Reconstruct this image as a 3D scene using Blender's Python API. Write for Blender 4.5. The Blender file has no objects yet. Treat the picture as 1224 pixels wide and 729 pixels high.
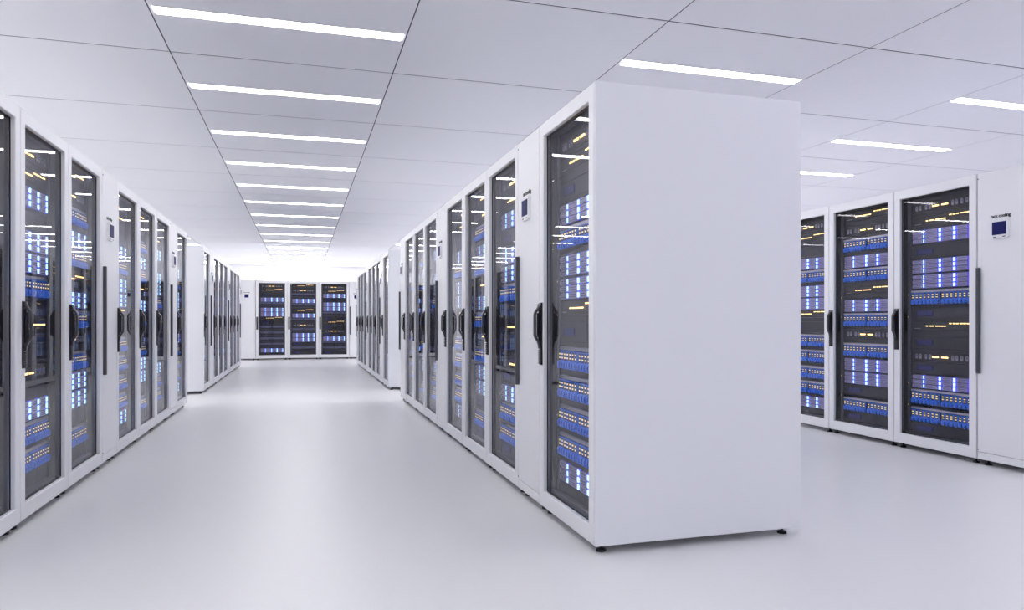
import bpy, bmesh, math, random
from mathutils import Vector, Matrix
random.seed(4)
SC = bpy.context.scene
COL = SC.collection
PI = math.pi
H_CAM = 1.035
CEIL = 3.015
U = 0.0445

# ------------------------------------------------------------------ materials
def mat(name, color, rough=0.5, metal=0.0, spec=0.5, emit=None, strength=0.0, bump=None, coat=0.0):
    m = bpy.data.materials.new(name); m.use_nodes = True
    nt = m.node_tree; b = nt.nodes['Principled BSDF']
    b.inputs['Base Color'].default_value = (*color, 1)
    b.inputs['Roughness'].default_value = rough
    b.inputs['Metallic'].default_value = metal
    b.inputs['Specular IOR Level'].default_value = spec
    b.inputs['Coat Weight'].default_value = coat
    if emit:
        b.inputs['Emission Color'].default_value = (*emit, 1)
        b.inputs['Emission Strength'].default_value = strength
    if bump:
        tc = nt.nodes.new('ShaderNodeTexCoord'); n = nt.nodes.new('ShaderNodeTexNoise')
        n.inputs['Scale'].default_value = bump[0]; bp = nt.nodes.new('ShaderNodeBump')
        bp.inputs['Strength'].default_value = bump[1]; bp.inputs['Distance'].default_value = 0.002
        nt.links.new(tc.outputs['Object'], n.inputs['Vector'])
        nt.links.new(n.outputs['Fac'], bp.inputs['Height'])
        nt.links.new(bp.outputs['Normal'], b.inputs['Normal'])
    return m

def noise_tint(m, c1, c2, scale, r1=None, r2=None):
    nt = m.node_tree; b = nt.nodes['Principled BSDF']
    tc = nt.nodes.new('ShaderNodeTexCoord'); n = nt.nodes.new('ShaderNodeTexNoise')
    n.inputs['Scale'].default_value = scale; n.inputs['Detail'].default_value = 3
    mx = nt.nodes.new('ShaderNodeMix'); mx.data_type = 'RGBA'
    mx.inputs['A'].default_value = (*c1, 1); mx.inputs['B'].default_value = (*c2, 1)
    nt.links.new(tc.outputs['Object'], n.inputs['Vector'])
    nt.links.new(n.outputs['Fac'], mx.inputs['Factor'])
    nt.links.new(mx.outputs['Result'], b.inputs['Base Color'])
    if r1 is not None:
        mr = nt.nodes.new('ShaderNodeMapRange')
        mr.inputs['To Min'].default_value = r1; mr.inputs['To Max'].default_value = r2
        nt.links.new(n.outputs['Fac'], mr.inputs['Value'])
        nt.links.new(mr.outputs['Result'], b.inputs['Roughness'])

M = {}
M['white'] = mat('white_powder_coat', (.765, .775, .81), .42, bump=(900, .04))
M['white_edge'] = mat('white_frame_coat', (.84, .84, .86), .38, bump=(900, .03))
M['ceil'] = mat('ceiling_panel', (.88, .88, .91), .75); noise_tint(M['ceil'], (.87, .87, .90), (.89, .89, .92), 1.5)
M['gap'] = mat('ceiling_gap', (.10, .10, .13), .9)
M['wall'] = mat('wall_paint', (.86, .86, .88), .7); noise_tint(M['wall'], (.85, .85, .87), (.87, .87, .89), 2)
M['floor'] = mat('floor_epoxy', (.765, .765, .775), .34, spec=.40)
noise_tint(M['floor'], (.75, .75, .755), (.765, .765, .77), 60)
M['dark'] = mat('rack_interior', (.034, .034, .038), .5)
M['dark2'] = mat('rack_panel_dark', (.021, .021, .025), .42, metal=.2)
M['rail'] = mat('rail_grey', (.11, .11, .13), .38, metal=.6)
M['rubber'] = mat('black_plastic', (.008, .008, .014), .35)
M['handle'] = mat('handle_grey', (.05, .052, .06), .3, metal=.3)
M['strip'] = mat('strip_grey', (.055, .06, .075), .4)
M['navy'] = mat('screen_navy', (.006, .008, .06), .5, spec=.15, emit=(.008, .01, .12), strength=.3)
M['ink'] = mat('ink_black', (.01, .01, .015), .5)
M['lav'] = mat('module_lavender', (.36, .33, .54), .3, metal=.5)
M['vent'] = mat('module_vent', (.13, .125, .21), .5)
M['violet'] = mat('chassis_violet', (.06, .055, .12), .45)
M['led'] = mat('led_white_blue', (.4, .7, 1), .4, emit=(.46, .88, 1.0), strength=2.0)
M['led_halo'] = mat('led_halo_blue', (.05, .04, .4), .3, emit=(.09, .055, .85), strength=.8)  # blue spill around the LED bars, painted as a glowing backing strip
M['amber'] = mat('led_amber', (1, .8, .4), .4, emit=(1.0, .62, .20), strength=3.2)
M['port_led'] = mat('led_port_yellow', (.8, .6, .2), .4, emit=(1.0, .76, .22), strength=1.0)
M['blue'] = mat('patch_blue', (.02, .15, .66), .35, emit=(.015, .12, .6), strength=.22)  # weak glow put into the blue plastic; the modules are no lamps
M['blue2'] = mat('patch_blue_dark', (.006, .025, .13), .4)
M['silver'] = mat('shelf_silver', (.48, .47, .50), .3, metal=.7)
M['oval'] = mat('port_oval_grey', (.30, .30, .34), .4, metal=.4)
M['logo'] = mat('status_blue', (.010, .011, .06), .5, emit=(.02, .03, .45), strength=.09)
M['drawer'] = mat('drawer_slate', (.10, .11, .19), .4, metal=.3)
M['light'] = mat('light_diffuser', (1, 1, 1), .5, emit=(.99, .98, .985), strength=16.0)
M['light_big'] = mat('light_panel_diffuser', (1, 1, 1), .5, emit=(.97, .975, 1.0), strength=22.0)
M['light_cool'] = mat('light_diffuser_cool', (1, 1, 1), .5, emit=(.87, .865, 1.0), strength=17.0)
M['light_boosted'] = mat('light_diffuser_boosted', (1, 1, 1), .5, emit=(.96, .96, 1.0), strength=48.0)
M['light_boosted_left'] = mat('light_diffuser_boosted_left', (1, 1, 1), .5, emit=(1.0, .985, .965), strength=40.0)  # strips unseen behind the left racks, output raised to whiten the left ceiling
M['house'] = mat('light_housing', (.8, .8, .84), .5)

def glass_mat():
    m = bpy.data.materials.new('door_glass'); m.use_nodes = True
    nt = m.node_tree; nt.nodes.clear()
    out = nt.nodes.new('ShaderNodeOutputMaterial'); mx = nt.nodes.new('ShaderNodeMixShader')
    tr = nt.nodes.new('ShaderNodeBsdfTransparent'); tr.inputs['Color'].default_value = (.93, .93, .96, 1)
    gl = nt.nodes.new('ShaderNodeBsdfGlossy'); gl.inputs['Roughness'].default_value = 0.0
    gl.inputs['Color'].default_value = (.96, .96, 1, 1)
    fr = nt.nodes.new('ShaderNodeFresnel'); fr.inputs['IOR'].default_value = 1.42
    ge = nt.nodes.new('ShaderNodeNewGeometry'); mu = nt.nodes.new('ShaderNodeMath'); mu.operation = 'MULTIPLY_ADD'
    mu.inputs[1].default_value = -1; mu.inputs[2].default_value = 1      # reflect once, on the outer face of the pane
    m2 = nt.nodes.new('ShaderNodeMath'); m2.operation = 'MULTIPLY'
    nt.links.new(ge.outputs['Backfacing'], mu.inputs[0]); nt.links.new(mu.outputs[0], m2.inputs[0]); nt.links.new(fr.outputs['Fac'], m2.inputs[1])
    nt.links.new(m2.outputs[0], mx.inputs['Fac']); nt.links.new(tr.outputs[0], mx.inputs[1])
    nt.links.new(gl.outputs[0], mx.inputs[2]); nt.links.new(mx.outputs[0], out.inputs['Surface'])
    return m
M['glass'] = glass_mat()

# ------------------------------------------------------------------ mesh builder
class MB:
    def __init__(s): s.bm = bmesh.new(); s.mats = []
    def mi(s, m):
        if m not in s.mats: s.mats.append(m)
        return s.mats.index(m)
    def box(s, x0, x1, y0, y1, z0, z1, m, bev=0.0, seg=1):
        i = s.mi(m)
        vs = [s.bm.verts.new(p) for p in ((x0,y0,z0),(x1,y0,z0),(x1,y1,z0),(x0,y1,z0),(x0,y0,z1),(x1,y0,z1),(x1,y1,z1),(x0,y1,z1))]
        fs = [s.bm.faces.new([vs[k] for k in q]) for q in ((0,3,2,1),(4,5,6,7),(0,1,5,4),(1,2,6,5),(2,3,7,6),(3,0,4,7))]
        for f in fs: f.material_index = i
        if bev > 0:
            es = list({e for f in fs for e in f.edges})
            r = bmesh.ops.bevel(s.bm, geom=es, offset=bev, segments=seg, affect='EDGES', profile=.5)
            for f in r['faces']: f.material_index = i
        return s
    def cyl(s, c, r, h, m, axis='z', n=20, r2=None):
        i = s.mi(m); r2 = r if r2 is None else r2
        def P(a, rr, t):
            u, v = math.cos(a)*rr, math.sin(a)*rr
            return {'z': (c[0]+u, c[1]+v, c[2]+t), 'y': (c[0]+u, c[1]+t, c[2]+v), 'x': (c[0]+t, c[1]+u, c[2]+v)}[axis]
        a = [s.bm.verts.new(P(2*PI*k/n, r, 0)) for k in range(n)]
        b = [s.bm.verts.new(P(2*PI*k/n, r2, h)) for k in range(n)]
        fs = [s.bm.faces.new((a[k], a[(k+1)%n], b[(k+1)%n], b[k])) for k in range(n)]
        for f in fs: f.smooth = True
        fs += [s.bm.faces.new(a[::-1]), s.bm.faces.new(b)]
        for f in fs: f.material_index = i
        return s
    def prism_xz(s, pts, y0, y1, m):           # outline in x,z extruded along y
        i = s.mi(m); n = len(pts)
        a = [s.bm.verts.new((p[0], y0, p[1])) for p in pts]; b = [s.bm.verts.new((p[0], y1, p[1])) for p in pts]
        fs = [s.bm.faces.new((a[k], a[(k+1)%n], b[(k+1)%n], b[k])) for k in range(n)]
        fs += [s.bm.faces.new(a[::-1]), s.bm.faces.new(b)]
        for f in fs: f.material_index = i
        return s
    def sweep(s, pts, w, t, m):                # rectangular bar along a path in the y,z plane, width w in x
        i = s.mi(m); rings = []
        for k, (x, y, z) in enumerate(pts):
            a = pts[max(k-1, 0)]; b = pts[min(k+1, len(pts)-1)]
            d = Vector((0, b[1]-a[1], b[2]-a[2])).normalized(); n = Vector((0, -d.z, d.y))
            ww = w/2; tt = t/2; c = .28
            prof = [(-ww, -tt*(1-c)), (-ww*(1-c), -tt), (ww*(1-c), -tt), (ww, -tt*(1-c)), (ww, tt*(1-c)), (ww*(1-c), tt), (-ww*(1-c), tt), (-ww, tt*(1-c))]
            rings.append([s.bm.verts.new(Vector((x+u, y, z)) + n*v) for u, v in prof])
        for r1, r2 in zip(rings, rings[1:]):
            for k in range(8):
                f = s.bm.faces.new((r1[k], r1[(k+1)%8], r2[(k+1)%8], r2[k])); f.material_index = i; f.smooth = True
        for f in (s.bm.faces.new(rings[0][::-1]), s.bm.faces.new(rings[-1])): f.material_index = i
        return s
    def mesh(s, name):
        bmesh.ops.recalc_face_normals(s.bm, faces=s.bm.faces[:])
        me = bpy.data.meshes.new(name); s.bm.to_mesh(me); s.bm.free()
        for k in s.mats: me.materials.append(M[k])
        return me

def put(name, me, parent=None, loc=(0,0,0), rz=0):
    o = bpy.data.objects.new(name, me); COL.objects.link(o)
    o.location = loc; o.rotation_euler = (0, 0, rz)
    if parent: o.parent = parent
    return o
def empty(name, loc=(0,0,0), rz=0):
    o = bpy.data.objects.new(name, None); COL.objects.link(o)
    o.empty_display_size = .1; o.location = loc; o.rotation_euler = (0, 0, rz); return o
def tag(o, label=None, cat=None, group=None, kind=None):
    if label: o['label'] = label
    if cat: o['category'] = cat
    if group: o['group'] = group
    if kind: o['kind'] = kind
    return o
def copy_tree(o, parent=None):
    c = o.copy(); COL.objects.link(c); c.parent = parent
    for ch in list(KIDS.get(o.name, [])):
        d = copy_tree(ch, c); KIDS.setdefault(c.name, []).append(d)
    return c
KIDS = {}
def child(name, me, parent, loc=(0,0,0)):
    o = put(name, me, parent, loc); KIDS.setdefault(parent.name, []).append(o); return o

# ------------------------------------------------------------------ room
TX, TY = 1.63, 1.517
A0 = -0.932                       # first ceiling seam seen left of the aisle
X0, X1 = A0 - 3*TX, A0 + 6*TX
Y0S = 5.74                        # a cross seam
Y_BACK = Y0S + 14*TY + .04        # far wall
Y_FRONT = Y0S - 6*TY
b = MB(); b.box(X0-.1, X1+.1, Y_FRONT-.1, Y_BACK+.1, -.12, 0, 'floor'); tag(put('floor', b.mesh('floor')), 'glossy pale grey seamless floor', kind='structure')
def wall(name, *q):
    b = MB(); b.box(*q, 'wall'); tag(put(name, b.mesh(name)), 'plain white painted wall', kind='structure')
wall('wall_back', X0-.1, X1+.1, Y_BACK, Y_BACK+.1, 0, CEIL+.1)
wall('wall_front', X0-.1, X1+.1, Y_FRONT-.1, Y_FRONT, 0, CEIL+.1)
wall('wall_left', X0-.1, X0, Y_FRONT, Y_BACK, 0, CEIL+.1)
wall('wall_right', X1, X1+.1, Y_FRONT, Y_BACK, 0, CEIL+.1)
b = MB(); g = .0045; gy = .007
light_cols = (-2, 0, 2, 4)
BOOSTED = {(2, 2), (4, 3), (4, 5), (4, 7)}      # unseen strips, output raised to whiten the cross aisle and far right
for i in range(-3, 6):
    for j in range(-6, 14):
        x0, x1 = A0+i*TX+g, A0+(i+1)*TX-g
        y0, y1 = Y0S+j*TY+gy, Y0S+(j+1)*TY-gy
        if j == 13: y1 += .04
        b.box(x0, x1, y0, y1, CEIL, CEIL+.002, 'ceil')
b.box(X0, X1, Y_FRONT, Y_BACK, CEIL+.004, CEIL+.06, 'gap')
tag(put('ceiling', b.mesh('ceiling')), 'white panel ceiling with thin dark seams', kind='structure')

# strip lights
LW = .056
f = MB(); f.box(0, TX-.06, -LW-.006, -LW, -.006, .0, 'house'); f.box(0, TX-.06, LW, LW+.006, -.006, .0, 'house')
f.box(0, TX-.06, -LW, LW, -.0015, .0, 'house')
fr_me = f.mesh('light_frame')
d = MB(); d.box(.002, TX-.062, -LW, LW, -.0075, -.0015, 'light', .001); df_me = d.mesh('light_diffuser')
d = MB(); d.box(.002, TX-.062, -LW, LW, -.0075, -.0015, 'light_cool', .001); dc_me = d.mesh('light_diffuser')
d = MB(); d.box(.002, TX-.062, -LW, LW, -.0075, -.0015, 'light_boosted', .001); ds_me = d.mesh('light_diffuser')
d = MB(); d.box(.002, TX-.062, -LW, LW, -.0075, -.0015, 'light_boosted_left', .001); dn_me = d.mesh('light_diffuser')
col_names = {-2: 'column above the left racks', 0: 'column over the central aisle', 2: 'column over the centre racks', 4: 'column over the right aisle'}
ords = ['nearest', 'second', 'third', 'fourth', 'fifth', 'sixth', 'seventh', 'eighth', 'ninth', 'tenth', 'eleventh', 'twelfth', 'thirteenth', 'fourteenth', 'fifteenth', 'sixteenth', 'seventeenth', 'eighteenth', 'nineteenth', 'twentieth']
for ci in light_cols:
    n = 0
    for j in range(-5, 14):
        x = A0+ci*TX+.032; y = Y0S+(j+.5)*TY
        if (ci == 0 and j >= 13) or (ci, j) == (2, -2): continue
        r = empty('ceiling_light', (x, y, CEIL))
        child('housing', fr_me, r); child('diffuser', ds_me if (ci, j) in BOOSTED else dc_me if ci == 4 or (ci == 2 and j < -1) else dn_me if ci == -2 and -2 < j < 5 else df_me, r)
        if j >= -1:
            lab = 'thin white strip light in the ceiling ahead, %s in the %s' % (ords[n], col_names[ci]); n += 1
        else:
            lab = 'thin white strip light in the near part of the ceiling, outside the view'
        tag(r, lab, 'ceiling light', 'ceiling strip lights')
r = empty('light_panel', (A0+.03, Y0S+13.5*TY, CEIL))
f = MB(); f.box(0, TX-.06, -.62, .62, -.012, 0, 'house', .003); child('housing', f.mesh('lp_housing'), r)
f = MB(); f.box(.02, TX-.08, -.6, .6, -.016, -.0125, 'light_big'); child('diffuser', f.mesh('lp_diffuser'), r)
tag(r, 'wide glowing ceiling panel at the far end of the aisle, last in the line', 'ceiling light')

# ------------------------------------------------------------------ rack meshes (local: x to the viewer's right, y into the rack)
W, D, ZB, ZT = .746, 1.071, .04, 2.09
OX0, OX1, OZ0, OZ1 = .062, .686, .121, 2.018
def foot_mesh():
    b = MB(); b.cyl((0, 0, 0), .023, .009, 'rubber'); b.cyl((0, 0, .009), .021, .006, 'rubber', r2=.008); b.cyl((0, 0, .015), .007, .025, 'rubber'); return b.mesh('foot')
def cabinet_mesh():
    b = MB(); y0 = .036
    t = .016
    b.box(.0, t, y0, D, ZB, ZT, 'white'); b.box(W-t, W, y0, D, ZB, ZT, 'white')
    b.box(t, W-t, y0, D, ZT-t, ZT, 'white'); b.box(t, W-t, y0, D, ZB, ZB+t, 'white'); b.box(t, W-t, D-t, D, ZB+t, ZT-t, 'white')
    e = .002
    b.box(t, t+e, y0, D-t, ZB+t, ZT-t, 'dark'); b.box(W-t-e, W-t, y0, D-t, ZB+t, ZT-t, 'dark')
    b.box(t+e, W-t-e, y0, D-t, ZT-t-e, ZT-t, 'dark'); b.box(t+e, W-t-e, y0, D-t, ZB+t, ZB+t+e, 'dark'); b.box(t+e, W-t-e, D-t-e, D-t, ZB+t+e, ZT-t-e, 'dark')
    # inner sill and header ledges seen through the glass
    b.box(t+e, W-t-e, .06, .16, .098, .128, 'rail', .004)
    b.box(t+e, W-t-e, .06, .16, 2.022, 2.05, 'dark2', .004)
    return b.mesh('cabinet')
def door_mesh(x0=0, x1=W, ox0=OX0, ox1=OX1, oz0=OZ0, oz1=OZ1):
    bm = bmesh.new(); t = .034; m = .0015
    def ring(xa, xb, za, zb, y): return [bm.verts.new(p) for p in ((xa,y,za),(xb,y,za),(xb,y,zb),(xa,y,zb))]
    bv = .004
    rs = [ring(x0+m, x1-m, ZB, ZT, t), ring(x0+m, x1-m, ZB, ZT, bv), ring(x0+m+bv, x1-m-bv, ZB+bv, ZT-bv, 0),
          ring(ox0-bv, ox1+bv, oz0-bv, oz1+bv, 0), ring(ox0, ox1, oz0, oz1, bv), ring(ox0, ox1, oz0, oz1, t)]
    for a, c in zip(rs, rs[1:]+rs[:1]):
        for k in range(4): bm.faces.new((a[k], a[(k+1)%4], c[(k+1)%4], c[k]))
    bmesh.ops.recalc_face_normals(bm, faces=bm.faces[:])
    # rubber gasket round the pane
    me = bpy.data.meshes.new('door'); bm.to_mesh(me); bm.free(); me.materials.append(M['white_edge'])
    return me
def glass_mesh():
    b = MB(); b.box(OX0, OX1, .0265, .0300, OZ0, OZ1, 'glass'); return b.mesh('glass_pane')
def gasket_mesh():
    b = MB(); w = .005
    b.box(OX0, OX0+w, .021, .0262, OZ0, OZ1, 'rubber'); b.box(OX1-w, OX1, .021, .0262, OZ0, OZ1, 'rubber')
    b.box(OX0+w, OX1-w, .021, .0262, OZ0, OZ0+w, 'rubber'); b.box(OX0+w, OX1-w, .021, .0262, OZ1-w, OZ1, 'rubber')
    return b.mesh('gasket')
def handle_mesh():
    b = MB(); x = .033
    z0, z1 = .797, 1.131
    b.box(x-.020, x+.020, -.008, 0, z0, z1, 'rubber', .002)
    zs = [1.126, 1.112, 1.100, 1.078, 1.066, 1.01, .958, .946, .924, .905, .885]
    ys = [-.011, -.013, -.018, -.034, -.037, -.037, -.037, -.034, -.019, -.012, -.011]
    b.sweep([(x-.004, y, z) for y, z in zip(ys, zs)], .024, .012, 'handle')
    for (za, zb, y) in ((.925, .95, -.018), (.945, 1.075, -.026), (1.07, 1.095, -.016)):
        b.box(x-.008, x+.004, y, -.007, za, zb, 'rubber', .002)       # solid web behind the grip
    b.box(x-.013, x+.013, -.016, -.008, 1.113, 1.127, 'silver', .002)
    for k in range(8):
        z = .803 + k*.0098
        b.box(x-.015, x+.015, -.0165, -.008, z, z+.0058, 'handle', .0012)
    return b.mesh('handle')
def rail_mesh(side):
    b = MB()
    x0, x1 = (.062, .090) if side == 0 else (.662, .690)
    b.box(x0, x1, .078, .092, .128, 2.022, 'rail', .001)
    xm = (x0+x1)/2
    for k in range(42):                # square mounting holes
        z = .13+(k+.5)*U
        b.box(xm-.004, xm+.004, .0772, .0779, z-.005, z+.005, 'dark')
    random.seed(11+side)
    for k in (2, 5, 9, 12, 16, 21, 25, 30, 34):
        z = .13+k*U
        b.box(xm-.007, xm-.001, .0762, .0771, z-.003, z+.003, 'port_led' if k % 2 else 'logo')
    # deep side post behind the rail
    b.box((.020 if side == 0 else .700), (.046 if side == 0 else .726), .12, .16, .128, 2.022, 'rail', .001)
    return b.mesh('mounting_rail')
def blank_mesh(slots):
    b = MB()
    # closing panels between the devices, split at rack units
    occ = sorted((z0, z1) for z0, z1 in slots)
    z = .13; gaps = []
    for a, c in occ:
        if a - z > .004: gaps.append((z, a))
        z = max(z, c)
    if 2.02 - z > .004: gaps.append((z, 2.02))
    for a, c in gaps:
        n = max(1, round((c-a)/(2*U)))
        for k in range(n):
            p, q = a+(c-a)*k/n, a+(c-a)*(k+1)/n
            b.box(.0905, .6615, .086, .094, p+.0012, q-.0012, 'dark2', .0015)
            if q-p > .03:
                b.cyl((.098, .0855, (p+q)/2), .003, .0015, 'rail', 'y', 8); b.cyl((.654, .0855, (p+q)/2), .003, .0015, 'rail', 'y', 8)
    return b.mesh('blanking_panel')

# device meshes: origin = centre of the front bottom edge line; x -.285..+.285
HD = {'A': .112, 'B': .118, 'C': .078, 'D': .072, 'E': .094, 'H': .104}
LX = [.221-.376, .369-.376, .497-.376, .631-.376]
LWID = [.009, .019, .019, .016]
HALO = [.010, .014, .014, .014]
def A_chassis():
    b = MB(); h = HD['A']
    b.box(-.284, .284, .004, .45, 0, h, 'violet')
    edges = [-.262, LX[0], LX[1], LX[2], LX[3], .268]
    for r in range(3):
        z0 = .004+r*.0355; z1 = z0+.032
        for k in range(5):
            xa = edges[k] + (0 if k == 0 else LWID[k-1]/2+HALO[k-1]); xb = edges[k+1] - (0 if k == 4 else LWID[k]/2+HALO[k])
            b.box(xa, xb, -.010, .004, z0, z1, 'lav', .003)
            for q in range(2):
                zz = z0+.0075+q*.0115
                b.box(xa+.010, xb-.012, -.0106, -.0099, zz, zz+.0045, 'vent')
            b.box(xa+.003, xa+.007, -.0125, -.010, z0+.006, z1-.006, 'silver')
    return b.mesh('chassis')
def A_led(k):
    b = MB(); w = LWID[k]
    g_ = HALO[k]-.0006; b.box(-w/2-g_, w/2+g_, -.006, .0035, .004, HD['A']-.003, 'led_halo', .001)
    for r in range(3):
        z0 = .008+r*.0355
        b.box(-w/2, w/2, -.0115, -.0062, z0, z0+.0255, 'led', .002)
    return b.mesh('light_bar')
def B_shelf():
    b = MB(); b.box(-.284, .284, -.004, .42, .098, .116, 'silver', .002)
    b.box(-.284, .284, .012, .42, .004, .0975, 'dark2')
    b.box(-.284, -.280, -.01, .012, .01, .0975, 'blue2'); b.box(.280, .284, -.01, .012, .01, .0975, 'blue2')
    return b.mesh('shelf')
def B_block():                       # seven plug-in blue modules
    b = MB(); w = .262/7
    b.box(-.131, .131, -.002, .012, .008, .096, 'blue2')
    for k in range(7):
        x = -.131+k*w
        b.box(x+.0035, x+w-.0035, -.014, -.002, .010, .094, 'blue', .002)
        b.box(x+.0075, x+w-.0075, -.0148, -.0135, .044, .090, 'ink')
        for r in range(2):
            for c in range(2):
                xx = x+.0105+c*(w-.0285); zz = .054+r*.019
                b.box(xx+.0005, xx+.0065, -.0162, -.0149, zz, zz+.0075, 'port_led')
        b.sweep([(x+w/2, -.014, .040), (x+w/2, -.024, .034), (x+w/2, -.026, .022), (x+w/2, -.024, .008), (x+w/2, -.014, .003)], w*.42, .006, 'blue')
        b.box(x+.004, x+.010, -.0150, -.0135, .014, .030, 'ink'); b.box(x+w-.010, x+w-.004, -.0150, -.0135, .014, .030, 'ink')
    return b.mesh('port_block')
def oval(b, x, z, w, h, y0, y1, m):
    pts = []
    for k in range(16):
        a = 2*PI*k/16; r = w/2
        pts.append((x+math.cos(a)*r, z+(h/2-r)*(1 if math.sin(a) > 0 else -1)+math.sin(a)*r))
    b.prism_xz(pts, y0, y1, m)
def C_face():
    b = MB(); h = HD['C']; b.box(-.284, .284, 0, .40, 0, h, 'dark2', .0015)
    for x in (-.225, -.190, -.135, -.100, .105, .140, .182, .225):
        oval(b, x, h*.5, .021, .040, -.007, 0, 'oval'); oval(b, x, h*.5+.006, .010, .016, -.009, -.007, 'vent')
    return b.mesh('faceplate')
def C_led():
    b = MB()
    for x in (-.066, -.036, .018, .048):
        b.box(x-.013, x+.013, -.007, -.0002, -.005, .005, 'amber', .001)
    return b.mesh('indicator')
def D_face():
    b = MB(); h = HD['D']; b.box(-.284, .284, 0, .40, 0, h, 'dark2', .0015)
    b.box(-.250, -.190, -.0015, 0, .012, .016, 'oval')
    b.box(.10, .24, -.002, 0, .008, .024, 'dark')
    return b.mesh('faceplate')
def D_led():
    b = MB()
    for x in (-.130, -.095, -.074, -.040, -.016, .008, .032):
        b.box(x-.0085, x+.0085, -.006, -.0002, -.0035, .0035, 'amber', .001)
    for x in (.082, .115, .143, .176, .204, .232):
        b.box(x-.0095, x+.0095, -.006, -.0002, .017, .024, 'amber', .001)
    return b.mesh('indicator')
def E_face():
    b = MB(); h = HD['E']; b.box(-.284, .284, 0, .40, 0, h, 'dark2', .0015)
    for x in (-.1, .12): b.box(x, x+.0015, -.0006, 0, .004, h-.004, 'ink')
    for k in range(2): b.cyl((-.268, -.002, .018+k*(h-.036)), .0035, .003, 'rail', 'y', 8)
    return b.mesh('faceplate')
def E_disp():
    b = MB(); b.box(-.225, -.075, -.003, -.0002, -.020, .020, 'logo', .004); return b.mesh('status_display')
def H_face():
    b = MB(); h = HD['H']; b.box(-.284, .284, 0, .40, 0, h, 'drawer', .002)
    b.box(-.28, .28, -.004, 0, h*.62, h-.006, 'drawer', .002)
    b.box(-.28, .28, -.001, 0, .004, h*.55, 'dark2')
    return b.mesh('drawer_front')
def H_knob():
    b = MB(); b.cyl((0, -.020, 0), .013, .020, 'rubber', 'y', 14); return b.mesh('knob')

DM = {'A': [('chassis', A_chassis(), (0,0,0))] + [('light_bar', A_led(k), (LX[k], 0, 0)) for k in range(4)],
      'B': [('shelf', B_shelf(), (0,0,0))],
      'C': [('faceplate', C_face(), (0,0,0)), ('indicator', C_led(), (0, 0, .039))],
      'D': [('faceplate', D_face(), (0,0,0)), ('indicator', D_led(), (0, 0, .034))],
      'E': [('faceplate', E_face(), (0,0,0)), ('status_display', E_disp(), (0, 0, .047))],
      'H': [('drawer_front', H_face(), (0,0,0)), ('knob', H_knob(), (0, 0, .078))]}
bb = B_block()
DM['B'] += [('port_block', bb, (-.140, 0, 0)), ('port_block', bb, (.140, 0, 0))]
DINFO = {'A': ('blade_server', 'silver blade server with white-blue light bars', 'server', 'lit blade servers in the racks'),
         'B': ('patch_panel', 'blue patch panel with yellow port lights', 'patch panel', 'blue patch panels in the racks'),
         'C': ('network_switch', 'dark switch with grey oval ports', 'network switch', 'dark switches with oval ports'),
         'D': ('indicator_unit', 'dark unit with amber light dashes', 'network unit', 'dark units with amber dashes'),
         'E': ('control_unit', 'dark unit with dim blue display', 'control unit', 'dark units with dim blue displays'),
         'H': ('storage_drawer', 'slate drawer unit with round knob', 'drawer unit', 'slate drawer units in the back racks')}

T1 = [('C',40.5),('D',38.1),('A',35.3),('E',32.6),('A',30.0),('A',27.3),('B',24.5),('E',21.6),('D',19.4),('E',16.4),('C',13.9),('E',11.9),('A',9.4),('B',6.7),('B',3.3),('E',.9)]
T2 = [('D',41.2),('C',38.3),('B',35.5),('A',32.1),('B',29.4),('D',26.4),('A',23.3),('B',20.5),('C',17.6),('B',14.5),('A',11.5),('A',8.8),('E',6.3),('B',3.4),('E',.9)]
T3 = [('C',40.7),('D',38.5),('E',35.4),('A',32.7),('B',30.0),('A',26.7),('A',24.0),('D',21.8),('E',19.0),('B',16.0),('B',12.6),('B',9.1),('B',5.8),('A',2.6)]
def noblue(T, swap=True):
    out = []
    for k, u in T:
        if k == 'B': k = 'H'
        out.append((k, u))
    return out
TPL = {'T1': T1, 'T2': T2, 'T3': T3, 'T1H': noblue(T1), 'T2H': noblue(T2), 'T3H': noblue(T3)}
def spans(T):
    out = []
    for k, u in T:
        zc = .13+u*U; h = HD[k]
        z0 = max(.131, min(zc-h/2, 2.018-h)); out.append((k, z0, z0+h))
    out.sort(key=lambda q: q[1])
    for i in range(1, len(out)):       # never let two units overlap
        k, a, c = out[i]
        if a < out[i-1][2]+.001:
            s_ = out[i-1][2]+.001-a; out[i] = (k, a+s_, c+s_)
    k, a, c = out[-1]
    if c > 2.021: 
        out[-1] = (k, 2.021-(c-a), 2.021)
        for i in range(len(out)-2, -1, -1):
            k, a, c = out[i]
            if c > out[i+1][1]-.001: h = c-a; out[i] = (k, out[i+1][1]-.001-h, out[i+1][1]-.001)
    return out
SP = {k: spans(T) for k, T in TPL.items()}
BL = {k: blank_mesh([(a, c) for _, a, c in s]) for k, s in SP.items()}

RM = dict(cab=cabinet_mesh(), door=door_mesh(), glass=glass_mesh(), gasket=gasket_mesh(), handle=handle_mesh(), rl=rail_mesh(0), rr=rail_mesh(1), foot=foot_mesh())
def side_mesh():
    b = MB(); b.box(0, .016, .0, D, ZB-.001, ZT, 'white', .004, 2); return b.mesh('side_panel')
SIDE = side_mesh()

def world(loc, rz, p, sx=1.0):
    c, s = math.cos(rz), math.sin(rz)
    x, y = p[0]*sx, p[1]
    return (loc[0]+c*x-s*y, loc[1]+s*x+c*y, loc[2]+p[2])

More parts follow.
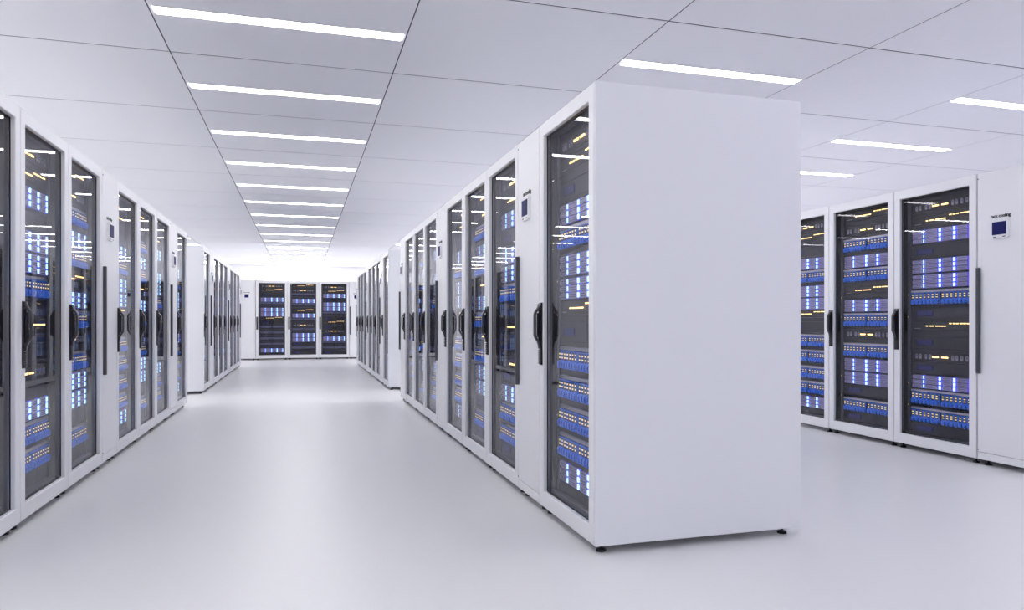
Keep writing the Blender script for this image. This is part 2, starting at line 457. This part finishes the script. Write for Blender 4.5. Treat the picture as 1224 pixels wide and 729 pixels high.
count = {}
def rack(loc, rz, tpl, label, where, side=None, sx=1.0):
    r = empty('server_rack', loc, rz); r.scale = (sx, 1, 1)
    child('cabinet', RM['cab'], r)
    d = child('door', RM['door'], r); child('glass_pane', RM['glass'], d)
    tag(child('gasket', RM['gasket'], d), 'black gasket'); tag(child('handle', RM['handle'], d), 'black lever handle')
    child('mounting_rail', RM['rl'], r); child('mounting_rail', RM['rr'], r)
    child('blanking_panel', BL[tpl], r)
    for x in (.045, .70):
        for y in (.055, 1.01): tag(child('foot', RM['foot'], r, (x, y, 0)), 'black levelling foot')
    if side == 'right': child('side_panel', SIDE, r, (W+.001, 0, 0))
    if side == 'left': child('side_panel', SIDE, r, (-.017, 0, 0))
    tag(r, label, 'server rack', 'white glass-door server racks')
    # devices, each a thing of its own
    s = SP[tpl]; per = {}
    for k, a, c in s: per.setdefault(k, []).append(a)
    for k, zs in per.items():
        nm, desc, cat, grp = DINFO[k]
        zs = sorted(zs, reverse=True); n = len(zs)
        words = {1: ['']}.get(n) or (['uppermost'] + ['second', 'third', 'fourth', 'fifth', 'sixth', 'seventh'][:n-2] + ['lowest'])
        for z, w in zip(zs, words):
            if k not in PROTO:
                o = empty(nm)
                for pn, me, pl in DM[k]: child(pn, me, o, pl)
                PROTO[k] = o
            else:
                o = copy_tree(PROTO[k])
            o.location = world(loc, rz, (.376, .0865, z), sx); o.rotation_euler = (0, 0, rz); o.scale = (sx, 1, 1)
            lab = desc + (', ' + w if w else '') + ' in ' + where
            tag(o, lab, cat, grp)
    return r
PROTO = {}

# ------------------------------------------------------------------ cooling unit
CW = .396
def cool_cab():
    b = MB(); b.box(0, CW, .022, D, ZB, ZT, 'white', .003); return b.mesh('cabinet')
def cool_front():
    b = MB(); b.box(.0035, CW-.0015, 0, .0215, .094, ZT-.002, 'white_edge', .003)
    b.box(.0035, CW-.0015, .001, .0215, ZB+.001, .091, 'white_edge', .002); return b.mesh('front_panel')
def cool_handle():
    b = MB(); b.box(.006, .032, -.022, 0, .655, 1.413, 'strip', .004, 2); return b.mesh('bar_handle')
def cool_case():
    b = MB(); cx, cz, w, h, r = .182, 1.675, .066, .068, .016
    pts = []
    for qx, qz, a0 in ((1,1,0), (-1,1,90), (-1,-1,180), (1,-1,270)):
        for k in range(5):
            a = math.radians(a0+k*22.5); pts.append((cx+qx*(w-r)+math.cos(a)*r, cz+qz*(h-r)+math.sin(a)*r))
    b.prism_xz(pts, -.016, -.0002, 'white_edge')
    b.box(.137, .160, -.0168, -.0161, 1.614, 1.620, 'ink'); b.box(.205, .227, -.0168, -.0161, 1.614, 1.620, 'ink')
    return b.mesh('display_case')
def cool_screen():
    b = MB(); b.box(.130, .234, -.0185, -.0162, 1.632, 1.722, 'navy', .001); return b.mesh('screen')
def cool_text():
    cu = bpy.data.curves.new('lettering', 'FONT'); cu.body = 'rack cooling'; cu.size = .033; cu.align_x = 'CENTER'
    cu.extrude = .0004; cu.offset = .0011; cu.space_character = .93; cu.resolution_u = 3
    o = bpy.data.objects.new('tmp_text', cu); COL.objects.link(o)
    bpy.context.view_layer.update()
    me = bpy.data.meshes.new_from_object(o.evaluated_get(bpy.context.evaluated_depsgraph_get()))
    bpy.data.objects.remove(o)
    me.transform(Matrix.Translation((.180, -.0012, 1.755)) @ Matrix.Rotation(PI/2, 4, 'X'))
    me.materials.clear(); me.materials.append(M['ink']); me.name = 'lettering'
    return me
def hinge_mesh():
    b = MB(); b.cyl((.0, -.002, 0), .004, .006, 'ink', 'y', 8); return b.mesh('hinge_pin')
CM = dict(cab=cool_cab(), front=cool_front(), bar=cool_handle(), case=cool_case(), scr=cool_screen(), txt=cool_text(), hin=hinge_mesh())
def cooler(loc, rz, label, side=None):
    r = empty('cooling_unit', loc, rz)
    child('cabinet', CM['cab'], r); f = child('front_panel', CM['front'], r)
    tag(child('bar_handle', CM['bar'], f), 'long black bar handle')
    child('hinge_pin', CM['hin'], f, (.009, 0, 2.05)); child('hinge_pin', CM['hin'], f, (.009, 0, .11))
    c = child('display', CM['case'], r); tag(child('screen', CM['scr'], c), 'navy screen')
    tag(child('lettering', CM['txt'], r), 'small black lettering')
    for x in (.045, CW-.045):
        for y in (.055, 1.01): tag(child('foot', RM['foot'], r, (x, y, 0)), 'black levelling foot')
    if side == 'right': child('side_panel', SIDE, r, (CW+.001, 0, 0))
    tag(r, label, 'cooling unit', 'white rack cooling units')
    return r

NO = ['first', 'second', 'third', 'fourth', 'fifth', 'sixth', 'seventh']
# centre row and far-right block: facing -X, viewer's left = +Y
def row_right(xf, ynear, rowname, first_word, only=None):
    y = ynear; n = 0; cn = 0
    for k, item in enumerate(['T3', 'K', 'T1', 'T2', 'T3', 'K', 'T1', 'T2', 'T3', 'K']):
        if item == 'K':
            y += .40
            cooler((xf, y, 0), -PI/2, 'white cooling unit with navy display, %s from the near end of %s' % (['first', 'second', 'last'][cn], rowname)); cn += 1
        else:
            y += .75
            w = 'nearest' if n == 0 else NO[n]
            rack((xf, y, 0), -PI/2, item, 'tall white glass-door server rack, %s rack from the near end of %s' % (NO[n], rowname), '%s rack of %s' % (w, rowname), side='right' if k == 0 else None); n += 1
row_right(1.235, 2.907, 'the centre row', 'nearest')
row_right(1.235, 10.70, 'the far right block', 'nearest')
# left rows: facing +X, viewer's left = near
def row_left(xf, items, rowname, ystart, side_first=False):
    y = ystart; n = 0; cn = 0
    for k, item in enumerate(items):
        if item == 'K':
            cooler((xf, y, 0), PI/2, 'white cooling unit with navy display, %s from the near end of %s' % (['first', 'second', 'last'][cn], rowname)); cn += 1
            y += .40
        else:
            w = 'nearest' if n == 0 else NO[n]
            rack((xf, y, 0), PI/2, item, 'tall white glass-door server rack, %s rack from the near end of %s' % (NO[n], rowname), '%s rack of %s' % (w, rowname), side='left' if (side_first and k == 0) else None); n += 1
            y += .75
row_left(-1.33, ['T3', 'T1', 'T2', 'K', 'T3', 'T2', 'T1', 'K', 'T3'], 'the left row', 3.30)
row_left(-1.33, ['T3', 'K', 'T1', 'T2', 'T3', 'K', 'T1', 'T2', 'T3', 'K'], 'the far left block', 10.87, True)
# right row
XR = 4.663
cooler((XR, 3.967, 0), -PI/2, 'wide-looking white rack cooling unit cut off by the right edge of the photo')
for n, (yy, tp) in enumerate(((4.72, 'T1'), (5.47, 'T2'), (6.22, 'T3'))):
    rack((XR, yy, 0), -PI/2, tp, ['white glass-door server rack beside the cooling unit at the right edge', 'white glass-door server rack in the middle of the three at right',
         'white glass-door server rack half hidden behind the big white rack side'][n], ['nearest rack of the right row', 'middle rack of the right row', 'farthest rack of the right row'][n])
# back row
YB = 19.75; S = 1.062; P = .7965
cooler((-1.565, YB, 0), 0, 'white cooling unit at the left end of the back row')
for n, tp in enumerate(('T3H', 'T2H', 'T1H')):
    w = ['left', 'middle', 'right'][n]
    rack((-1.16+n*P, YB, 0), 0, tp, 'glass-door server rack facing down the aisle, %s one of the three at the back' % w, '%s rack of the back row' % w, sx=S)
cooler((-1.16+3*P, YB, 0), 0, 'white cooling unit at the right end of the back row')

# ------------------------------------------------------------------ camera, world, view
cd = bpy.data.cameras.new('camera'); cam = bpy.data.objects.new('camera', cd); COL.objects.link(cam)
cam.location = (0, 0, H_CAM); cam.rotation_euler = (PI/2, 0, -.287)
cd.sensor_width = 36; cd.lens = 850.5/1224*36; cd.shift_y = 18.5/1224; cd.clip_start = .05
SC.camera = cam
w = bpy.data.worlds.new('world'); SC.world = w; w.use_nodes = True
w.node_tree.nodes['Background'].inputs['Color'].default_value = (.9, .92, 1, 1)
w.node_tree.nodes['Background'].inputs['Strength'].default_value = .3
SC.view_settings.view_transform = 'Standard'; SC.view_settings.look = 'None'
SC.view_settings.exposure = 0.10; SC.view_settings.gamma = 1.0; SC.view_settings.use_curve_mapping = False
SC.cycles.max_bounces = 12; SC.cycles.diffuse_bounces = 8; SC.cycles.glossy_bounces = 6; SC.cycles.transparent_max_bounces = 24
SC.cycles.use_denoising = True
SC.cycles.sample_clamp_indirect = 6
SC.cycles.caustics_reflective = False; SC.cycles.caustics_refractive = False
